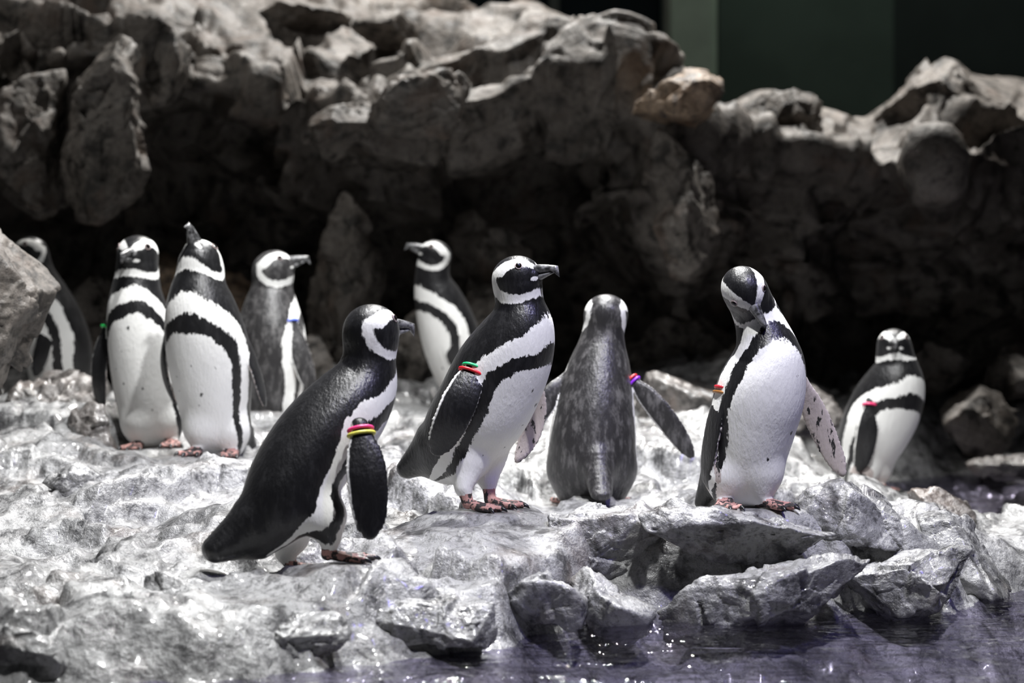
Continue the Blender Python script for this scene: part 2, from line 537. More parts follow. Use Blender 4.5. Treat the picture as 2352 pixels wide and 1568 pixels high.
# ------------------------------------------------------------------ ground of moulded rock
# (px, py, d) points the bare ground passes through
GCTRL = [(-250, 1180, 5.2), (0, 1150, 5.3), (-200, 1000, 6.3), (0, 1010, 6.1), (100, 930, 6.5), (200, 960, 6.3), (40, 1250, 4.85), (0, 1350, 4.45),
         (300, 1120, 5.4), (300, 1250, 4.85), (250, 1400, 4.35), (480, 1180, 5.0), (560, 1330, 4.45), (600, 1420, 4.25), (820, 1345, 4.42),
         (900, 1230, 4.9), (1060, 1330, 4.52), (1000, 1400, 4.38), (1000, 1100, 5.6), (960, 990, 6.5), (1200, 1060, 6.0), (1230, 1210, 5.0),
         (1200, 1290, 4.72), (1350, 1170, 5.5), (1500, 1000, 6.4), (1560, 1080, 5.9), (1600, 930, 6.9), (1750, 1000, 6.6), (1800, 1100, 6.0),
         (1700, 1190, 5.0), (1500, 1200, 5.05), (1900, 1150, 5.15), (2060, 1170, 5.2), (2150, 1260, 5.1), (2260, 1290, 5.4), (2400, 1230, 5.6),
         (2400, 1280, 5.2), (300, 930, 7.2), (600, 930, 7.4), (850, 880, 7.6), (1250, 900, 7.8), (100, 870, 7.6), (1650, 840, 8.0), (-300, 900, 7.6),
         (-300, 1350, 4.5), (0, 850, 8.6), (1000, 850, 8.8), (2000, 830, 8.8), (2400, 830, 8.8)]
gp = np.array([W(*c) for c in GCTRL])
low = np.array([[1.25, 6.9, -.20], [1.7, 6.7, -.25], [1.35, 6.4, -.18], [1.8, 6.2, -.2], [1.5, 7.2, -.15], [2.2, 6.6, -.3], [1.62, 7.45, -.02],
                [1.15, 7.4, .05], [2.1, 7.6, .05], [1.3, 7.75, .22], [1.9, 7.85, .22], [2.3, 5.4, -.3]])
gp = np.concatenate([gp, PADS[1::3], CALM, low])
SHORE = np.array([(-2.2, 3.85), (-1.4, 3.9), (-.95, 3.95), (-.6, 4.02), (-.4, 4.15), (-.15, 4.3), (-.02, 4.42), (.06, 4.62), (.2, 4.80), (.5, 4.80),
                  (.75, 4.84), (.98, 4.90), (1.2, 5.12), (1.45, 5.25), (2.4, 5.3)])
STEEP = np.array([(-2.2, 1.1), (-.1, 1.25), (.1, 2.6), (.9, 2.6), (1.1, 1.0), (2.4, 1.0)])


def rbf(pts, eps=0.09):
    """distance-weighted surface through the control points"""
    def f(X, Y):
        num = np.zeros(X.shape)
        den = np.zeros(X.shape)
        for px, py, pz in pts:
            w = 1.0 / ((X - px) ** 2 + (Y - py) ** 2 + eps ** 2) ** 1.6
            num += w * pz
            den += w
        return num / den
    return f


grbf = rbf(gp)


def ground_z(X, Y, detail=True):
    z = grbf(X, Y)
    pad = np.zeros_like(X)
    for P in PADS:
        pad = np.maximum(pad, np.exp(-((X - P[0]) ** 2 + (Y - P[1]) ** 2) / 0.06 ** 2))
    for P in CALM:
        pad = np.maximum(pad, 0.85 * np.exp(-((X - P[0]) ** 2 + (Y - P[1]) ** 2) / 0.14 ** 2))
    P3 = np.stack([X, Y, z * 0 + 3.1], 1)
    if detail:
        calm = 1 - 0.93 * pad
        warp = P3 + 0.06 * np.stack([vnoise(P3 * 5, 5), vnoise(P3 * 5, 6), 0 * X], 1)
        z = z + calm * (0.058 * facets(warp * 3.0, 20) + 0.026 * facets(warp * 7.0, 40) + 0.007 * facets(warp * 20.0, 44)
                        + 0.020 * fbm(P3 * 4, 9, 3, True) + 0.012 * fbm(P3 * 15, 12, 4, True))
    num = np.zeros_like(X)
    den = np.zeros_like(X)
    for P in PADS:
        w = np.exp(-((X - P[0]) ** 2 + (Y - P[1]) ** 2) / 0.05 ** 2)
        num += w * P[2]
        den += w
    z = np.where(den > 1e-4, z + (num / np.maximum(den, 1e-9) - z) * np.clip(den * 1.6, 0, 1), z)
    ys = np.interp(X, SHORE[:, 0], SHORE[:, 1])
    ys = ys + 0.05 * vnoise(P3 * 6, 77) + 0.02 * vnoise(P3 * 19, 78)
    t = Y - ys
    face = np.where(t > 0, 0.02 + t * np.interp(X, STEEP[:, 0], STEEP[:, 1]), t * 0.5) + (0.03 * fbm(P3 * 9, 31, 4, True) if detail else 0)
    face = np.maximum(face, -0.45)
    return np.where(t < 0.6, smin(z, face, 0.05), z)


nu, nv = 660, 520
xs = np.linspace(-3.0, 2.9, nu)
ys = 3.35 + (9.0 - 3.35) * np.linspace(0, 1, nv) ** 1.25
GX, GY = np.meshgrid(xs, ys, indexing='ij')
GZ = ground_z(GX.ravel(), GY.ravel())
Zg = GZ.reshape(nu, nv)
Zg[1:-1, 1:-1] = .5 * Zg[1:-1, 1:-1] + .125 * (Zg[2:, 1:-1] + Zg[:-2, 1:-1] + Zg[1:-1, 2:] + Zg[1:-1, :-2])
V = np.stack([GX.ravel(), GY.ravel(), Zg.ravel()], 1)
floor = link('floor', mesh_np('floor', V, grid_quads(nu, nv), M_ROCK))
tag(floor, 'wet light grey moulded rock ground of the penguin island', 'rock ground', kind='structure')

# ------------------------------------------------------------------ pool
t = NT('pool_water_surface')
co = t.n('ShaderNodeNewGeometry').outputs['Position']
mp = t.n('ShaderNodeMapping')
mp.inputs['Scale'].default_value = (1, 1.6, 1)
t.l(co, mp.inputs['Vector'])
b1 = t.bump(t.noise(mp.outputs[0], 9, 3, 0.5), 0.6, 0.04)
b2 = t.bump(t.noise(mp.outputs[0], 34, 2, 0.5), 0.25, 0.006, b1)
gl = t.n('ShaderNodeBsdfGlossy')
gl.inputs['Roughness'].default_value = 0.03
t.l(b2, gl.inputs['Normal'])
tr = t.n('ShaderNodeBsdfTransparent')
tr.inputs[0].default_value = (0.64, 0.62, 0.72, 1)
fr = t.n('ShaderNodeFresnel')
fr.inputs['IOR'].default_value = 1.333
t.l(b2, fr.inputs['Normal'])
ms = t.n('ShaderNodeMixShader')
t.l(fr.outputs[0], ms.inputs[0])
t.l(tr.outputs[0], ms.inputs[1])
t.l(gl.outputs[0], ms.inputs[2])
t.l(ms.outputs[0], t.out.inputs['Surface'])
M_WATER = t.m
nu, nv = 420, 420
xs = np.linspace(-3.0, 3.2, nu)
ys = 2.6 + (8.2 - 2.6) * np.linspace(0, 1, nv) ** 1.4
GX, GY = np.meshgrid(xs, ys, indexing='ij')
P3 = np.stack([GX.ravel() * 1.0, GY.ravel() * 2.2, 0 * GX.ravel()], 1)
wz = 0.016 * fbm(P3 * 2.6, 3, 3) + 0.003 * vnoise(P3 * 9, 8)
water = link('pool_water', mesh_np('pool_water', np.stack([GX.ravel(), GY.ravel(), wz], 1), grid_quads(nu, nv), M_WATER))
tag(water, 'dark blue rippling pool water around the rocks', 'water', kind='structure')
M_BED = plain('pool_bed_paint', (0.010, 0.006, 0.075), 0.6, 0.3, 0.2, 4)
nu, nv = 60, 60
GX, GY = np.meshgrid(np.linspace(-3, 3.5, nu), np.linspace(2, 9, nv), indexing='ij')
bz = -0.43 + 0.03 * vnoise(np.stack([GX.ravel() * 3, GY.ravel() * 3, GX.ravel() * 0], 1), 4)
tag(link('pool_bed', mesh_np('pool_bed', np.stack([GX.ravel(), GY.ravel(), bz], 1), grid_quads(nu, nv), M_BED)),
    'indigo painted bed of the pool', 'pool bed', kind='structure')

# ------------------------------------------------------------------ cliff behind the island
CLIFF = {
    -900: [(930, 7.3), (700, 7.9), (500, 7.9), (300, 7.7), (150, 7.3), (90, 7.6), (20, 8.2), (-80, 9.0)],
    -560: [(930, 7.5), (700, 8.2), (500, 8.3), (300, 8.1), (120, 7.5), (70, 7.8), (10, 8.4), (-90, 9.2)],
    -250: [(930, 7.6), (700, 8.2), (500, 8.2), (300, 8.0), (140, 7.6), (80, 7.9), (20, 8.4), (-80, 9.2)],
    0: [(930, 7.7), (700, 8.3), (500, 8.3), (300, 8.1), (130, 7.7), (80, 8.0), (20, 8.5), (-70, 9.3)],
    160: [(930, 7.9), (680, 8.4), (500, 8.4), (300, 8.2), (120, 7.8), (80, 8.1), (20, 8.6), (-60, 9.4)],
    300: [(930, 8.0), (680, 8.5), (500, 8.4), (300, 8.1), (130, 7.7), (85, 8.1), (30, 8.6), (-60, 9.4)],
    440: [(920, 8.2), (700, 8.7), (500, 8.7), (330, 8.5), (190, 8.0), (115, 8.3), (40, 8.8), (-50, 9.6)],
    650: [(920, 8.2), (700, 8.6), (500, 8.5), (350, 8.3), (225, 8.0), (140, 8.3), (50, 8.9), (-40, 9.7)],
    850: [(920, 8.2), (700, 8.6), (500, 8.4), (350, 8.1), (260, 7.8), (170, 8.1), (60, 8.8), (-10, 9.7)],
    1050: [(910, 8.3), (700, 8.8), (510, 8.7), (390, 8.3), (240, 7.7), (150, 8.0), (65, 8.8), (30, 9.6)],
    1250: [(910, 8.3), (700, 8.8), (500, 8.8), (350, 8.6), (200, 7.9), (120, 8.2), (60, 8.8), (40, 9.5)],
    1420: [(900, 8.2), (700, 8.6), (500, 8.5), (350, 8.3), (195, 7.9), (120, 8.2), (70, 8.7), (45, 9.3)],
    1560: [(880, 8.0), (700, 8.2), (560, 8.1), (420, 8.0), (300, 7.8), (245, 8.1), (205, 8.5), (185, 8.9)],
    1680: [(860, 8.1), (700, 8.5), (550, 8.4), (430, 8.2), (340, 8.0), (260, 8.3), (215, 8.7), (200, 9.1)],
    1850: [(850, 8.2), (700, 8.5), (550, 8.4), (430, 8.2), (340, 7.9), (270, 8.3), (225, 8.7), (208, 9.1)],
    1980: [(850, 8.3), (700, 8.7), (550, 8.6), (450, 8.4), (380, 8.0), (310, 8.3), (265, 8.7), (250, 9.1)],
    2150: [(850, 8.2), (700, 8.6), (550, 8.4), (450, 8.1), (375, 7.7), (275, 8.1), (195, 8.5), (140, 8.9)],
    2352: [(850, 8.2), (700, 8.6), (560, 8.5), (450, 8.3), (330, 8.0), (275, 8.3), (225, 8.7), (190, 9.1)],
    3300: [(850, 7.6), (700, 8.0), (560, 7.9), (450, 7.7), (330, 7.5), (275, 7.8), (200, 8.3), (150, 8.8)],
    2700: [(850, 8.0), (700, 8.4), (560, 8.3), (450, 8.1), (330, 7.9), (275, 8.2), (225, 8.6), (200, 9.0)],
}
ck = sorted(CLIFF)
cols = []
for k in ck:
    pts = [W(k, y, d) for y, d in CLIFF[k]]
    pts.append(pts[-1] + np.array([0, .5, -.15]))
    pts.append(pts[-1] + np.array([0, .5, -1.2]))
    cols.append(pts)
cols = np.array(cols)                                   # columns x levels x 3
nu, nv = 720, 300
u = np.linspace(0, len(ck) - 1, nu)
vv = np.linspace(0, cols.shape[1] - 1, nv)


def lerp_axis(A, t, ax):
    i = np.clip(np.floor(t).astype(int), 0, A.shape[ax] - 2)
    f = t - i
    f = 0.6 * f + 0.4 * f * f * (3 - 2 * f)
    sh = [1] * A.ndim
    sh[ax] = -1
    f = f.reshape(sh)
    return np.take(A, i, ax) * (1 - f) + np.take(A, i + 1, ax) * f


CS = lerp_axis(lerp_axis(cols, u, 0), vv, 1)
du = np.gradient(CS, axis=0)
dv = np.gradient(CS, axis=1)
N = np.cross(du, dv)
N /= np.linalg.norm(N, axis=2, keepdims=True) + 1e-9
P = CS.reshape(-1, 3)
N = N.reshape(-1, 3)
wp = P + 0.10 * np.stack([vnoise(P * 2.5, 51), vnoise(P * 2.5, 52), vnoise(P * 2.5, 53)], 1)
stretch = np.array([1.0, 1.0, 1.25])
disp = (0.20 * facets(wp * stretch * 1.5, 60) + 0.085 * facets(wp * stretch * 3.6, 70) + 0.022 * facets(wp * 9, 80)
        + 0.02 * fbm(P * 4, 61, 3, True) + 0.004 * fbm(P * 18, 63, 3, True))
lev = np.tile(vv, nu)
crest = sstep(1150, 1450, np.repeat(np.interp(u, np.arange(len(ck)), ck), nv))
disp = disp * (1 - (0.35 + 0.4 * crest) * sstep(4.6, 6.2, lev)) - 0.10 * crest * sstep(4.6, 6.2, lev) * (1 - 0.8 * sstep(1640, 1760, np.repeat(np.interp(u, np.arange(len(ck)), ck), nv)))
P = P + N * disp[:, None]
Pg = P.reshape(nu, nv, 3)
for _ in range(2):
    Pg[1:-1, 1:-1] = .5 * Pg[1:-1, 1:-1] + .125 * (Pg[2:, 1:-1] + Pg[:-2, 1:-1] + Pg[1:-1, 2:] + Pg[1:-1, :-2])
P = Pg.reshape(-1, 3)
cliff = link('wall_back', mesh_np('wall_back', P, grid_quads(nu, nv), M_CLIFF))
tag(cliff, 'tall rugged brown-grey rock cliff with dark overhangs', 'rock wall', kind='structure')

# ------------------------------------------------------------------ hall behind the cliff
M_HALL = plain('dark_green_hall_panel', (0.10, 0.125, 0.11), 0.5, 0.4, 0.1, 2)
M_HALLD = plain('dark_grey_hall_wall', (0.04, 0.045, 0.045), 0.4, 0.4, 0.1, 2)
M_PIL = plain('pale_green_pillar_paint', (0.62, 0.70, 0.60), 0.5, 0.4, 0.1, 3)
M_BLUE = plain('dark_teal_glass', (0.03, 0.055, 0.065), 0.15, 0.6, 0.1, 2)
M_MULL = plain('grey_mullion_metal', (0.22, 0.23, 0.22), 0.4, 0.5, 0.1, 5)


def box_mesh(name, lo, hi, mat, bev=0.0):
    import bmesh
    bm = bmesh.new()
    bmesh.ops.create_cube(bm, size=1)
    for v in bm.verts:
        v.co = Vector([lo[k] + (v.co[k] + .5) * (hi[k] - lo[k]) for k in range(3)])
    if bev:
        bmesh.ops.bevel(bm, geom=bm.edges[:], offset=bev, segments=2, affect='EDGES')
    me = bpy.data.meshes.new(name)
    bm.to_mesh(me)
    bm.free()
    me.materials.append(mat)
    return me


def hall_box(name, x0, x1, d, depth, mat, z0=0.0, z1=4.2, bev=0.0, **tg):
    a, b = W(x0, 0, d), W(x1, 0, d)
    o = link(name, box_mesh(name, (a[0], d, z0), (b[0], d + depth, z1), mat, bev))
    return tag(o, kind='structure', **tg)


hall_box('wall_hall', -1400, 3800, 13.2, 0.2, M_HALLD, label='dark plain hall wall behind the cliff', cat='wall')
hall_box('trim_1', 1528, 1648, 12.0, 0.35, M_PIL, bev=0.03, label='pale green square pillar behind the cliff', cat='pillar')
hall_box('trim_2', 1650, 2052, 12.6, 0.08, M_HALL, label='dull green wall panel beside the pale pillar', cat='panel')
hall_box('trim_3', 1262, 1284, 12.3, 0.08, M_MULL, label='thin grey window mullion behind the cliff top', cat='mullion')
hall_box('window_1', 1284, 1528, 12.5, 0.04, M_BLUE, label='dark teal glass pane between mullion and pillar', cat='window')
hall_box('window_2', 1040, 1262, 12.5, 0.04, M_BLUE, label='dark teal glass pane on the far side of the mullion', cat='window')

# ------------------------------------------------------------------ separate boulders
import bmesh
_ico = {}


def ico(sub):
    if sub not in _ico:
        bm = bmesh.new()
        bmesh.ops.create_icosphere(bm, subdivisions=sub, radius=1)
        v = np.array([w.co[:] for w in bm.verts])
        f = np.array([[x.index for x in g.verts] for g in bm.faces])
        bm.free()
        _ico[sub] = (v / np.linalg.norm(v, axis=1, keepdims=True), f)
    return _ico[sub]


def boulder(px, py, d, wpx, hpx, dep, seed, label, mat=M_CLIFF, rot=(0, 0, 0), sub=5, nplanes=11, rough=1.0, planes=None, group=None,
            name='boulder', cat='rock', sharp=0.012, parent=None):
    """faceted rock: unit ball cut by planes, stretched, turned, then weathered"""
    rng = np.random.default_rng(seed)
    D, Fc = ico(sub)
    n = rng.normal(size=(nplanes, 3))
    n /= np.linalg.norm(n, axis=1, keepdims=True)
    hh = rng.uniform(0.42, 0.80, nplanes)
    if planes:
        n = np.concatenate([n, [nrm(q[:3]) for q in planes]])
        hh = np.concatenate([hh, [q[3] for q in planes]])
    r = np.full(len(D), 1.0)
    for k in range(len(n)):
        c = D @ n[k]
        r = smin(r, np.where(c > 0.05, hh[k] / np.maximum(c, 0.05), 9.0), sharp)
    Vb = D * r[:, None]
    sc = np.array([wpx / FPX * d, dep, hpx / FPX * d])
    Vb = Vb * sc
    rx, ry, rz = [math.radians(a) for a in rot]
    R = np.array([[math.cos(rz), -math.sin(rz), 0], [math.sin(rz), math.cos(rz), 0], [0, 0, 1]]) @ \
        np.array([[math.cos(ry), 0, math.sin(ry)], [0, 1, 0], [-math.sin(ry), 0, math.cos(ry)]]) @ \
        np.array([[1, 0, 0], [0, math.cos(rx), -math.sin(rx)], [0, math.sin(rx), math.cos(rx)]])
    Vb = Vb @ R.T
    C = W(px, py, d)
    Pw = Vb + C
    nn = (D / sc) @ R.T
    nn /= np.linalg.norm(nn, axis=1, keepdims=True)
    s = float(min(sc)) * rough
    disp = s * (0.16 * facets(Pw * (0.9 / min(sc)), seed * 3 + 1) + 0.06 * facets(Pw * (2.2 / min(sc)), seed * 3 + 7) + 0.05 * fbm(Pw * (1.2 / min(sc)), seed, 3, True)) \
        + rough * (0.003 * fbm(Pw * 20, seed + 5, 3, True) + 0.004 * facets(Pw * 16, seed + 9))
    Pw = Pw + nn * disp[:, None]
    base = np.array([C[0], C[1], Pw[:, 2].min()])
    o = link(name, mesh_np(name, Pw - base, Fc, mat), parent, loc=tuple(base))
    return tag(o, label, cat, group)


def B(*a, **k):
    return boulder(*a, **k)


# foreground rocks at the water's edge
B(-76, 700, 5.6, 205, 205, .24, 3, 'big dark boulder overhanging the half hidden penguin', M_CLIFF, sub=6, nplanes=3, planes=[(.664, -.1, .747, .60), (.93, -.2, -.37, .62), (0, -1, .1, .7)])
B(1330, 1265, 4.86, 195, 130, .13, 7, 'thick grey rock with a deep dark hollow below the back-turned penguin', M_ROCK, sub=6, nplanes=10, planes=[(-.1, -.1, 1, .70), (.3, -1, -.7, .5)])
B(1690, 1225, 4.79, 260, 76, .08, 11, 'long flat rock ledge under the preening penguin', M_ROCK, sub=6, nplanes=8, planes=[(0, 0, 1, .75), (0, -1, -.6, .55)])
B(1975, 1200, 4.98, 150, 110, .13, 13, 'rounded rock hump at the end of the flat ledge', M_ROCK, sub=6, nplanes=10, rot=(0, -10, 0))
B(1775, 1368, 4.66, 295, 105, .11, 17, 'broad cracked rock sloping down into the pool', M_ROCK, rot=(-25, -10, 0), sub=6, nplanes=12, planes=[(0, -.8, 1, .55)])
B(2075, 1345, 4.78, 170, 112, .11, 19, 'rough rock above the dark notch at the waterline', M_ROCK, rot=(-15, -18, 0), sub=6, nplanes=12)
B(2200, 1300, 5.05, 150, 105, .14, 23, 'smooth pale rock slope next to the open water', M_ROCK, rot=(0, 38, 0), sub=6, nplanes=8, rough=.7, planes=[(.4, -.5, 1, .55)])
B(1385, 1388, 4.64, 115, 108, .10, 29, 'small pointed rock at the water edge', M_ROCK, sub=5, planes=[(.5, -.3, 1, .42), (-.8, -.3, .6, .5)])
B(1232, 1385, 4.55, 110, 95, .09, 31, 'blocky rock with a dark wet face at the water edge', M_ROCK, sub=5, planes=[(0, 0, 1, .6), (0, -1, -.25, .5)])
B(1185, 1275, 4.77, 52, 48, .06, 37, 'low smooth rock in front of the banded standing penguin', M_ROCK, sub=5, nplanes=10)
B(60, 1490, 4.02, 125, 120, .10, 41, 'undercut rock with a dark face in the near corner of the pool', M_ROCK, sub=6, planes=[(0, -1, -.6, .40), (0, 0, 1, .7)])
B(165, 1105, 5.45, 85, 40, .10, 201, 'jagged low rock lip in front of the rough brown rock', M_ROCK, sub=5, rough=1.4)
B(395, 1365, 4.33, 60, 75, .07, 205, 'narrow ridge of rock below the walking penguin tail', M_ROCK, sub=5, rot=(0, -28, 0))
B(1010, 1425, 4.36, 165, 70, .12, 209, 'broad flat pale slab at the water edge beside the walking penguin', M_ROCK, sub=6, nplanes=9, planes=[(0, -.15, 1, .6), (.9, -.5, 0, .75)])
B(660, 1460, 4.20, 130, 70, .09, 213, 'rough pitted rock sloping into the near water', M_ROCK, sub=6, nplanes=9, rough=1.3, planes=[(0, -.6, 1, .5)])
B(95, 940, 6.4, 140, 95, .16, 43, 'rough brown rock in front of the half hidden penguin', M_ROCK2, sub=6, rough=1.5)
B(212, 985, 6.15, 66, 70, .10, 44, 'dark jagged rock beside the green banded penguin', M_ROCK2, sub=5, rough=1.4)
# rocks at the foot of the cliff
B(785, 700, 7.95, 90, 270, .2, 47, 'tall upright rock standing at the cave mouth', M_CLIFF, sub=6, rot=(0, 6, 0), nplanes=10)
B(700, 830, 7.5, 85, 110, .16, 48, 'brown boulder leaning on the tall upright rock', M_CLIFF, sub=5)
B(945, 800, 7.75, 95, 105, .16, 49, 'brown boulder behind the leaning penguin', M_CLIFF, sub=5)
B(1140, 600, 8.1, 90, 150, .2, 53, 'brown rock spur beside the cave', M_CLIFF, sub=5, rot=(0, -25, 0))
B(1120, 720, 7.8, 70, 110, .18, 59, 'rounded pale boulder behind the standing penguin', M_CLIFF, sub=5)
B(560, 720, 7.8, 75, 130, .18, 61, 'tan boulder behind the grey-backed penguin', M_TAN, sub=5, rot=(0, -30, 0))
B(390, 660, 7.8, 70, 110, .18, 62, 'tan rock seen between the two upright penguins', M_TAN, sub=5)
B(230, 780, 7.8, 75, 160, .2, 67, 'dim brown rock between hidden penguin and green banded penguin', M_CLIFF, sub=5)
B(1560, 930, 7.0, 130, 100, .25, 71, 'smooth grey rock behind the spread flipper', M_ROCK2, sub=5, rough=.6)
B(1820, 960, 7.1, 110, 75, .2, 73, 'grey rock between preening penguin and waterside penguin', M_ROCK2, sub=5)
B(2230, 960, 7.6, 120, 85, .2, 79, 'brown rock on the far bank of the inlet', M_CLIFF, sub=5)
B(2330, 880, 7.9, 120, 95, .2, 83, 'brown rock higher up the far bank', M_CLIFF, sub=5)
B(2150, 850, 8.0, 100, 80, .2, 87, 'dark rock behind the waterside penguin', M_CLIFF, sub=5)
B(2320, 1075, 7.25, 100, 42, .13, 89, 'dark wet rock at the inlet waterline', M_ROCK2, sub=5)
B(2150, 1175, 5.6, 90, 45, .12, 97, 'dark flat rock poking out beside the inlet', M_ROCK2, sub=5, rot=(0, 15, 0))
B(2290, 1265, 5.62, 110, 45, .16, 98, 'low pale rock shelf lapped by the inlet', M_ROCK, sub=5)
# big blocks of the cliff
B(240, 290, 7.55, 115, 215, .25, 101, 'large angular block jutting from the cliff above the penguins', M_CLIFF, sub=6, parent=cliff, name='rock_block', cat=None, nplanes=10, rot=(0, 8, 20))
B(70, 330, 7.7, 110, 230, .25, 103, 'dark cliff block next to the angular block', M_CLIFF, sub=6, parent=cliff, name='rock_block', cat=None, nplanes=10)
B(990, 260, 7.6, 130, 95, .28, 107, 'round-topped grey block over the cave', M_CLIFF, sub=6, parent=cliff, name='rock_block', cat=None)
B(800, 290, 7.7, 110, 85, .25, 109, 'folded grey block over the cave', M_CLIFF, sub=6, parent=cliff, name='rock_block', cat=None, rot=(0, -20, 0))
B(1565, 240, 7.65, 110, 75, .25, 113, 'orange-tan block on the cliff shoulder', M_TAN, sub=6, parent=cliff, name='rock_block', cat=None)
B(1570, 450, 7.6, 80, 190, .2, 127, 'rough rock buttress below the orange-tan block', M_CLIFF, sub=6, parent=cliff, name='rock_block', cat=None, nplanes=8)
B(1460, 100, 8.5, 75, 55, .2, 131, 'dark knob on the cliff crest', M_CLIFF, sub=5, parent=cliff, name='rock_block', cat=None)
B(1380, 70, 8.8, 90, 40, .2, 137, 'pale lump on the cliff crest', M_CLIFF, sub=5, parent=cliff, name='rock_block', cat=None)
B(700, 40, 8.6, 110, 45, .25, 139, 'pale flat rock on top of the cliff', M_CLIFF, sub=5, parent=cliff, name='rock_block', cat=None)
B(900, 75, 8.4, 110, 50, .25, 149, 'jumbled pale rock on top of the cliff', M_CLIFF, sub=5, parent=cliff, name='rock_block', cat=None)
B(2180, 235, 8.5, 175, 105, .3, 151, 'flat-topped far rock under the dark hall', M_CLIFF, sub=6, parent=cliff, name='rock_block', cat=None)
B(1790, 270, 8.2, 130, 70, .25, 157, 'pale rock saddle next to the orange-tan block', M_CLIFF, sub=6, parent=cliff, name='rock_block', cat=None)

# ------------------------------------------------------------------ penguin builder


class Grid:
    def __init__(self, lo, hi, h):
        self.lo, self.h = np.asarray(lo, float), h
        self.n = np.ceil((np.asarray(hi) - self.lo) / h).astype(int) + 1
        self.ax = [self.lo[k] + h * np.arange(self.n[k]) for k in range(3)]
        self.F = np.full(self.n, 0.12, np.float32)

    def window(self, lo, hi):
        a = np.clip(np.floor((lo - self.lo) / self.h).astype(int), 0, self.n)
        b = np.clip(np.ceil((hi - self.lo) / self.h).astype(int) + 1, 0, self.n)
        return tuple(slice(a[k], b[k]) for k in range(3))

    def add(self, prims, k):
        """union of ellipsoid prims (c, axes 3x3, radii); k blends them with what is there"""
        tmp = np.full(self.n, 0.12, np.float32)
        for c, A, r in prims:
            m = float(max(r)) + 0.05
            s = self.window(c - m, c + m)
            X = self.ax[0][s[0]][:, None, None] - c[0]
            Y = self.ax[1][s[1]][None, :, None] - c[1]
            Z = self.ax[2][s[2]][None, None, :] - c[2]
            tmp[s] = np.minimum(tmp[s], ell(X, Y, Z, A, r))
        self.F = smin(self.F, tmp, k).astype(np.float32)


def ell(X, Y, Z, A, r):
    if A is None:
        return np.sqrt(X * X + Y * Y + Z * Z) - r[0]
    k0 = 0
    k1 = 0
    for a, q in zip(A, r):
        t_ = (X * a[0] + Y * a[1] + Z * a[2]) / q
        k0 = k0 + t_ * t_
        k1 = k1 + (t_ / q) ** 2
    k0 = np.sqrt(k0)
    return k0 * (k0 - 1) / (np.sqrt(k1) + 1e-9)


def dist(prims, V):
    d = np.full(len(V), 9.0)
    for c, A, r in prims:
        D = V - c
        d = np.minimum(d, ell(D[:, 0], D[:, 1], D[:, 2], A, r))
    return d


def frame(t_, n_):
    """orthonormal axes: along t_, chord closest to n_, and their normal"""
    t_ = nrm(t_)
    n_ = np.asarray(n_, float)
    n_ = nrm(n_ - t_ * (n_ @ t_))
    return np.array([t_, n_, np.cross(t_, n_)])


def catmull(P, m):
    P = np.asarray(P, float)
    Q = np.concatenate([[2 * P[0] - P[1]], P, [2 * P[-1] - P[-2]]])
    out = []
    for i in range(len(P) - 1):
        p0, p1, p2, p3 = Q[i:i + 4]
        for s in np.linspace(0, 1, m, endpoint=False):
            out.append(.5 * ((2 * p1) + (-p0 + p2) * s + (2 * p0 - 5 * p1 + 4 * p2 - p3) * s ** 2 + (-p0 + 3 * p1 - 3 * p2 + p3) * s ** 3))
    out.append(P[-1])
    return np.array(out)


def tube_mesh(name, pts, rad, mat, closed=False, seg=10, flat=None):
    """round tube along pts (list of world points)"""
    pts = np.asarray(pts, float)
    n = len(pts)
    V, Q = [], []
    for i in range(n):
        a = pts[(i + 1) % n] if (closed or i < n - 1) else pts[i]
        b = pts[(i - 1) % n] if (closed or i > 0) else pts[i]
        T = nrm(a - b)
        U = nrm(np.cross(T, (0.31, 0.2, 0.93)))
        Wv = np.cross(T, U)
        rr = rad[i] if hasattr(rad, '__len__') else rad
        for k in range(seg):
            an = 2 * math.pi * k / seg
            V.append(pts[i] + rr * (math.cos(an) * U + math.sin(an) * Wv))
    m = n if closed else n - 1
    for i in range(m):
        for k in range(seg):
            j = (i + 1) % n
            Q.append((i * seg + k, i * seg + (k + 1) % seg, j * seg + (k + 1) % seg, j * seg + k))
    V = np.array(V)
    if flat is not None:
        V = flat(V)
    return V, np.array(Q)


BAND_MATS = {}


def band_material(col):
    key = tuple(col)
    if key not in BAND_MATS:
        BAND_MATS[key] = plain('band_plastic', col, 0.3, 0.5, 0.08, 200)
    return BAND_MATS[key]


def beak_meshes(o, F, U, L, s):
    """upper mandible with hooked tip, and the lower one; lofted along F"""
    res = []
    for upper in (True, False):
        V, Q = [], []
        st = np.linspace(0, 1, 12)
        seg = 14
        for x in st:
            top = .0125 * (1 - x) ** .7 + .0045 if upper else -.001
            if upper:
                top = .0135 - .008 * x ** 1.6
                bot = -.002 - .010 * max(0, x - .78) / .22
                wd = .0105 * (1 - .62 * x) * (1 if x < .9 else max(.25, (1 - x) / .1))
                ln = .052
            else:
                top = -.0015
                bot = -.0145 + .0105 * x
                wd = .0095 * (1 - .65 * x) * (1 if x < .9 else max(.2, (1 - x) / .1))
                ln = .043
            c, h = (top + bot) / 2, (top - bot) / 2
            for k in range(seg):
                a = 2 * math.pi * k / seg
                V.append(o + s * (F * (x * ln * .96 - .004) + 1.2 * U * (c + h * math.sin(a)) + 1.2 * L * (wd * math.cos(a))))
        n = len(st)
        for i in range(n - 1):
            for k in range(seg):
                Q.append((i * seg + k, i * seg + (k + 1) % seg, (i + 1) * seg + (k + 1) % seg, (i + 1) * seg + k))
        for base in (0, (n - 1) * seg):
            c = len(V)
            V.append(np.mean(V[base:base + seg], axis=0))
            for k in range(0, seg):
                Q.append((base + k, base + (k + 1) % seg, c, c))
        res.append((np.array(V), Q))
    return res


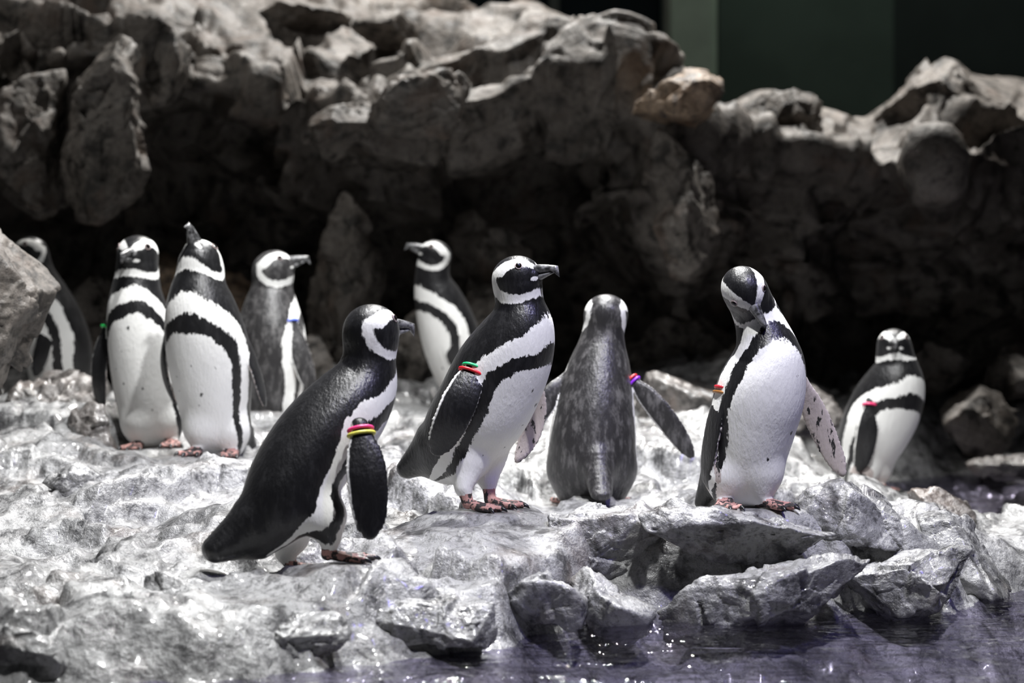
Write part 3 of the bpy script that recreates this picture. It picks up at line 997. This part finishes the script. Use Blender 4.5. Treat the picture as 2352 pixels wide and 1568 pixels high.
def poly_mesh(name, V, faces, mat, smooth=True):
    me = bpy.data.meshes.new(name)
    fs = []
    for f in faces:
        g = []
        for i in f:
            if int(i) not in g:
                g.append(int(i))
        fs.append(g)
    me.from_pydata([tuple(map(float, v)) for v in V], [], fs)
    me.polygons.foreach_set('use_smooth', np.full(len(me.polygons), smooth))
    me.update()
    me.materials.append(mat)
    return me


def sphere_np(c, A, r, nu_=16, nv_=10):
    V, Q = [], []
    for i in range(nv_ + 1):
        th = math.pi * i / nv_
        for k in range(nu_):
            ph = 2 * math.pi * k / nu_
            q = np.array([math.sin(th) * math.cos(ph), math.sin(th) * math.sin(ph), math.cos(th)]) * r
            V.append(c + q @ A)
    for i in range(nv_):
        for k in range(nu_):
            Q.append((i * nu_ + k, i * nu_ + (k + 1) % nu_, (i + 1) * nu_ + (k + 1) % nu_, (i + 1) * nu_ + k))
    return np.array(V), Q


def make_penguin(p, idx):
    d0 = p['d0']
    mpp = d0 / FPX
    rng = np.random.default_rng(100 + idx)
    # ---- skeleton
    sp = np.array([list(PW(p, q)) + [q[3] * mpp] for q in p['spine']])
    sp = catmull(sp, 8)
    SC, SR = sp[:, :3], sp[:, 3]
    torso = [(SC[i], None, (SR[i],)) for i in range(len(SC))]
    F = nrm(p['F'])
    hd = p['head']
    hc = PW(p, hd['c'])
    s = hd['s']
    hF = nrm(hd['F'])
    up = np.asarray(hd.get('up', (0, 0, 1)), float)
    if abs(hF @ nrm(up)) > 0.8 and 'up' not in hd:
        up = up - nrm(p['F']) * 1.0
    hU = nrm(up - hF * (up @ hF))
    hL = np.cross(hU, hF)
    HA = np.array([hF, hL, hU])
    wd = hd.get('wide', 1.0)
    head = [(hc, HA, (.054 * s, .049 * s * wd, .045 * s)), (hc + s * (.026 * hF - .006 * hU), HA, (.034 * s, .031 * s, .028 * s)),
            (hc + s * (.006 * hF - .018 * hU), HA, (.044 * s, .044 * s * wd, .034 * s))]
    parts = []
    tl = p['tail']
    tb, tt = PW(p, tl['b']), PW(p, tl['t'])
    side = nrm(np.cross((0, 0, 1), F))
    TA = frame(tt - tb, side)
    tail = []
    for x in np.linspace(0, 1, 9):
        c = tb + (tt - tb) * x * .88
        tail.append((c, TA, (.026, tl['w'] * (1.0 - .3 * x), .034 * (1 - x) + tl.get('th', .016))))
    legs, feet, thighs, claws = [], [], [], []
    for lg in p['legs']:
        hp = PW(p, lg['hip'])
        hr = lg['hip'][3] * mpp
        kn = PW(p, lg['knee'])
        he = PW(p, lg['heel'])
        for x in np.linspace(0, 1, 6):
            thighs.append((hp + (kn - hp) * x, None, (hr * (1 - x) + .021 * x,)))
        h2 = nrm((lg['hd'][0], lg['hd'][1], 0))
        zg = he[2]
        an = he + np.array([0, 0, .016])
        for x in np.linspace(0, 1, 7):
            feet.append((kn + (an - kn) * x, None, (.0155 - .002 * x,)))
        ln = .078 * lg.get('long', 1.0)
        sd = np.array([-h2[1], h2[0], 0])
        tips = []
        for a, lf in ((-.42, .86), (0, 1.0), (.42, .86)):
            dr = h2 * math.cos(a) + sd * math.sin(a)
            tip = an + dr * ln * lf
            tip[2] = zg + .0065
            tips.append(tip)
            for x in np.linspace(0, 1, 9):
                q = an * (1 - x) + tip * x
                q[2] = zg + .0075 + .010 * (1 - x) ** 2
                feet.append((q, None, (.0105 * (1 - x) + .0075 * x,)))
            claws.append((tip, dr, zg))
        for a in (-.21, .21):           # webs
            dr = h2 * math.cos(a) + sd * math.sin(a)
            c = an + dr * ln * .5
            c[2] = zg + .0065
            feet.append((c, frame(dr, (-dr[1], dr[0], 0)), (ln * .40, .015, .0062)))
    flips = []
    for fl in p['flips']:
        r_, m_, t_ = PW(p, fl['r']), PW(p, fl['m']), PW(p, fl['t'])
        ctrl = 2 * m_ - .5 * (r_ + t_)
        xs_ = np.linspace(0, 1, 22)
        C = np.array([(1 - x) ** 2 * r_ + 2 * x * (1 - x) * ctrl + x * x * t_ for x in xs_])
        T = np.gradient(C, axis=0)
        prof = np.interp(xs_, [0, .1, .25, .45, .72, .88, .96, 1], [.42, .52, .84, 1.0, .95, .80, .62, .42])
        thk = np.interp(xs_, [0, .15, 1], [.012, .0085, .0055])
        pr = []
        fr_ = []
        for i in range(len(xs_)):
            A = frame(T[i], fl['cd'])
            if A[2] @ np.asarray(fl['out'], float) < 0:
                A[2] = -A[2]
            pr.append((C[i], A, (.016, max(fl['c'] * prof[i], .007), thk[i])))
            fr_.append(A)
        flips.append(dict(prims=pr, C=C, A=fr_, half=fl['c'] * prof, band=fl['band'], thk=thk, x=xs_))
    allp = torso + head + tail + thighs + feet + [q for f in flips for q in f['prims']]
    lo = np.min([c - max(r) for c, A, r in allp], axis=0) - .02
    hi = np.max([c + max(r) for c, A, r in allp], axis=0) + .02
    G = Grid(lo, hi, p['h'])
    G.add(torso, .001)
    G.add(thighs, .035)
    G.add(tail, .03)
    G.add(head, .030)
    G.add(feet, .008)
    for f in flips:
        G.add(f['prims'], .004)
    Vw, Q = surface_nets(G.F, G.lo, G.h)
    # ---- plumage fields at the vertices
    dT = np.full(len(Vw), 9.0)
    best = np.zeros(len(Vw), int)
    for i in range(len(SC)):
        dd = np.linalg.norm(Vw - SC[i], axis=1) - SR[i]
        m = dd < dT
        dT[m] = dd[m]
        best[m] = i
    arc = np.concatenate([[0], np.cumsum(np.linalg.norm(np.diff(SC, axis=0), axis=1))])
    Tn = np.gradient(SC, axis=0)
    Tn /= np.linalg.norm(Tn, axis=1, keepdims=True)
    Tn = np.array([nrm(Tn[max(0, i - 6):i + 7].mean(0)) for i in range(len(Tn))])
    FN = F - Tn * (Tn @ F)[:, None]
    FN /= np.linalg.norm(FN, axis=1, keepdims=True)
    SN = np.cross(Tn, FN)
    rel = Vw - SC[best]
    a_ = np.abs(np.arctan2((rel * SN[best]).sum(1), (rel * FN[best]).sum(1)))
    hgt = arc[best] + (rel * Tn[best]).sum(1)
    R0 = SR.max()
    K = R0 / .107
    hf = np.clip((hgt - arc[0]) / (arc[-1] * .60), 0, 1)
    a_ = a_ * (1 + p.get('sweep', .15) * (1 - hf))
    rho = np.sqrt((a_ * R0) ** 2 + np.maximum(0, hgt - (arc[-1] - (p.get('bandtop', .232)) * K)) ** 2) / K
    t1, t2, t3 = p.get('bands', (.120, .157, .200))
    wob = .008 * vnoise(Vw * 16, idx)
    rho = rho + wob
    tp = (1 - hf) * p.get('taper', .5)
    t2v = t2 - (t2 - t1) * tp * .9
    t3v = t3 - (t3 - t2) * tp * .6
    wb = np.maximum(t1 - rho, np.minimum(rho - t2v, t3v - rho))
    # belly spots
    bel = np.where((rho < t1 - .02) & (dT > -.002) & (dT < .004))[0]
    if len(bel):
        for k in rng.choice(bel, 6):
            wb = np.minimum(wb, np.linalg.norm(Vw - Vw[k], axis=1) - rng.uniform(.0012, .0032))
    # tail: black above, pale below
    dTail = dist(tail, Vw)
    mt = (dTail < dT - .004)
    wb[mt] = -.02
    # head markings
    dH = dist(head, Vw)
    q = (Vw - hc) @ HA.T / np.array([.054 * s, .049 * s * wd, .045 * s])
    qn = q / (np.linalg.norm(q, axis=1, keepdims=True) + 1e-9)
    al = np.degrees(np.arccos(np.clip(qn[:, 0], -1, 1)))
    be = np.degrees(np.arctan2(np.abs(qn[:, 1]), qn[:, 2]))
    Rd = .05 * s * math.pi / 180
    bc = np.interp(al, [0, 25, 45, 70, 100, 130], [0, 12, 24, 33, 44, 60])
    bE = np.interp(al, [0, 20, 40, 60, 80, 100], [60, 56, 60, 64, 70, 90])
    sin_al = np.sin(np.radians(np.clip(al, 8, 172)))
    hq = (Vw - hc) @ HA.T / s
    bk = hd.get('back', .016)
    e1 = np.sqrt(((hq[:, 0] - .022) / .049) ** 2 + ((hq[:, 2] + .003) / .040) ** 2)
    e2 = np.sqrt(((hq[:, 0] - .020 + (bk - .016) / 2) / (.064 + (bk - .016) / 2)) ** 2 + ((hq[:, 2] + .004) / .056) ** 2)
    face = np.minimum((1 - e1) * .042, (be - bE) * sin_al * Rd)       # >0 inside the black face
    outer = np.minimum((1 - e2) * .058, (be - bc) * sin_al * Rd)      # >0 inside the white outline
    wh = np.minimum(-face, outer)
    # pale patch at the gape
    gp_ = np.linalg.norm(np.stack([(q[:, 0] - .92) * .7, (q[:, 2] + .30) * 1.6, np.abs(q[:, 1]) - .36], 1), axis=1)
    wh = np.maximum(wh, (.16 - gp_) * .05)
    mh = (dH < dT + .010) | ((e2 < 1.1) & (np.linalg.norm(Vw - hc, axis=1) < .085 * s))
    wb[mh] = wh[mh]
    # flippers
    inner = np.zeros(len(Vw))
    en = np.ones(len(Vw))
    en[mh] = .5
    foot = np.zeros(len(Vw))
    for f in flips:
        dF = dist(f['prims'], Vw)
        D2 = ((Vw[:, None, :] - f['C'][None]) ** 2).sum(2) if len(Vw) < 200000 else None
        bi = D2.argmin(1)
        A = np.array(f['A'])[bi]
        rl = Vw - f['C'][bi]
        ch = (rl * A[:, 1]).sum(1) / np.maximum(f['half'][bi], .007)
        th = (rl * A[:, 2]).sum(1)
        m = (dF < dT - .0035) & (dF < dH)
        wf = np.maximum(ch - .83, -.96 - ch) * f['half'][bi] + np.where(f['x'][bi] > .95, -.01, 0)
        wb[m] = wf[m]
        en[m] = .12
        inn = m & (th < -.0005)
        inner[inn] = 1.0
    dFt = dist(feet, Vw)
    dTh = dist(thighs, Vw)
    mf = (dFt < np.minimum(dT, dTh) - .002) & (dFt < .005)
    foot[mf] = 1.0
    # ---- objects
    base = np.array([np.mean([PW(p, l['heel'])[0] for l in p['legs']]), np.mean([PW(p, l['heel'])[1] for l in p['legs']]),
                     min(PW(p, l['heel'])[2] for l in p['legs'])])
    root = bpy.data.objects.new('penguin', None)
    root.location = tuple(base)
    root.empty_display_size = .05
    COL.objects.link(root)
    tag(root, p['label'], 'penguin', 'penguins on the rock island')
    link('body', mesh_np('body', Vw - base, Q, p['mat'], True, dict(wb=wb, inner=inner, foot=foot, en=en)), root)
    bo = hc + s * (.047 * hF - .001 * hU)
    (uv, uf), (lv, lf) = beak_meshes(bo, hF, hU, hL, s * 1.22)
    ub = link('beak', poly_mesh('beak', uv - base, uf, M_BEAK), root)
    link('lower_mandible', poly_mesh('lower_mandible', lv - base, lf, M_BEAK), ub)
    for sg in (-1, 1):
        al_, be_ = math.radians(57), math.radians(63)
        dn = np.array([math.cos(al_), sg * math.sin(al_) * math.sin(be_), math.sin(al_) * math.cos(be_)])
        # march out along dn to the skin
        lo_, hi_ = .01, .09
        for _ in range(22):
            md = .5 * (lo_ + hi_)
            pt = (hc + md * (dn @ HA))[None]
            if dist(head, pt)[0] < 0:
                lo_ = md
            else:
                hi_ = md
        ec = hc + (lo_ - .0030) * (dn @ HA)
        on = nrm(dn @ HA)
        ev, ef = sphere_np(ec, np.eye(3), .0082 * s)
        e = link('eye', poly_mesh('eye', ev - base, ef, M_EYE), root)
        fa = frame(on, hU)
        rp = [ec + on * .0035 * s + .0072 * s * (math.cos(a) * fa[1] + math.sin(a) * fa[2]) for a in np.linspace(0, 2 * math.pi, 18, endpoint=False)]
        rv, rf = tube_mesh('eye_ring', rp, .0014 * s, None, True, 6)
        link('eye_ring', poly_mesh('eye_ring', rv - base, rf, M_RING), e)
    for tip, dr, zg in claws:
        cp = [tip - dr * .004, tip + dr * .006 + np.array([0, 0, .002]), tip + dr * .013 - np.array([0, 0, .001]), tip + dr * .018 - np.array([0, 0, .0055])]
        cv, cf = tube_mesh('claw', cp, [.006, .005, .0035, .0008], None, False, 8)
        link('claw', poly_mesh('claw', cv - base, cf, M_CLAW), root)
    for f in flips:
        for bn, x, colr in f['band']:
            i = int(round(x * (len(f['x']) - 1)))
            c = f['C'][i]
            A = f['A'][i]
            hw, ht = f['half'][i] + .004, f['thk'][i] + .004
            rp = [c + A[1] * hw * math.cos(a) + A[2] * ht * math.sin(a) for a in np.linspace(0, 2 * math.pi, 28, endpoint=False)]
            bv, bf = tube_mesh('flipper_band', rp, .0038, None, True, 8)
            b = link('flipper_band', poly_mesh('flipper_band', bv - base, bf, band_material(colr)), root)
            b['label'] = bn + ' plastic flipper band'
    return root


for i, p in enumerate(PENGUINS):
    make_penguin(p, i)
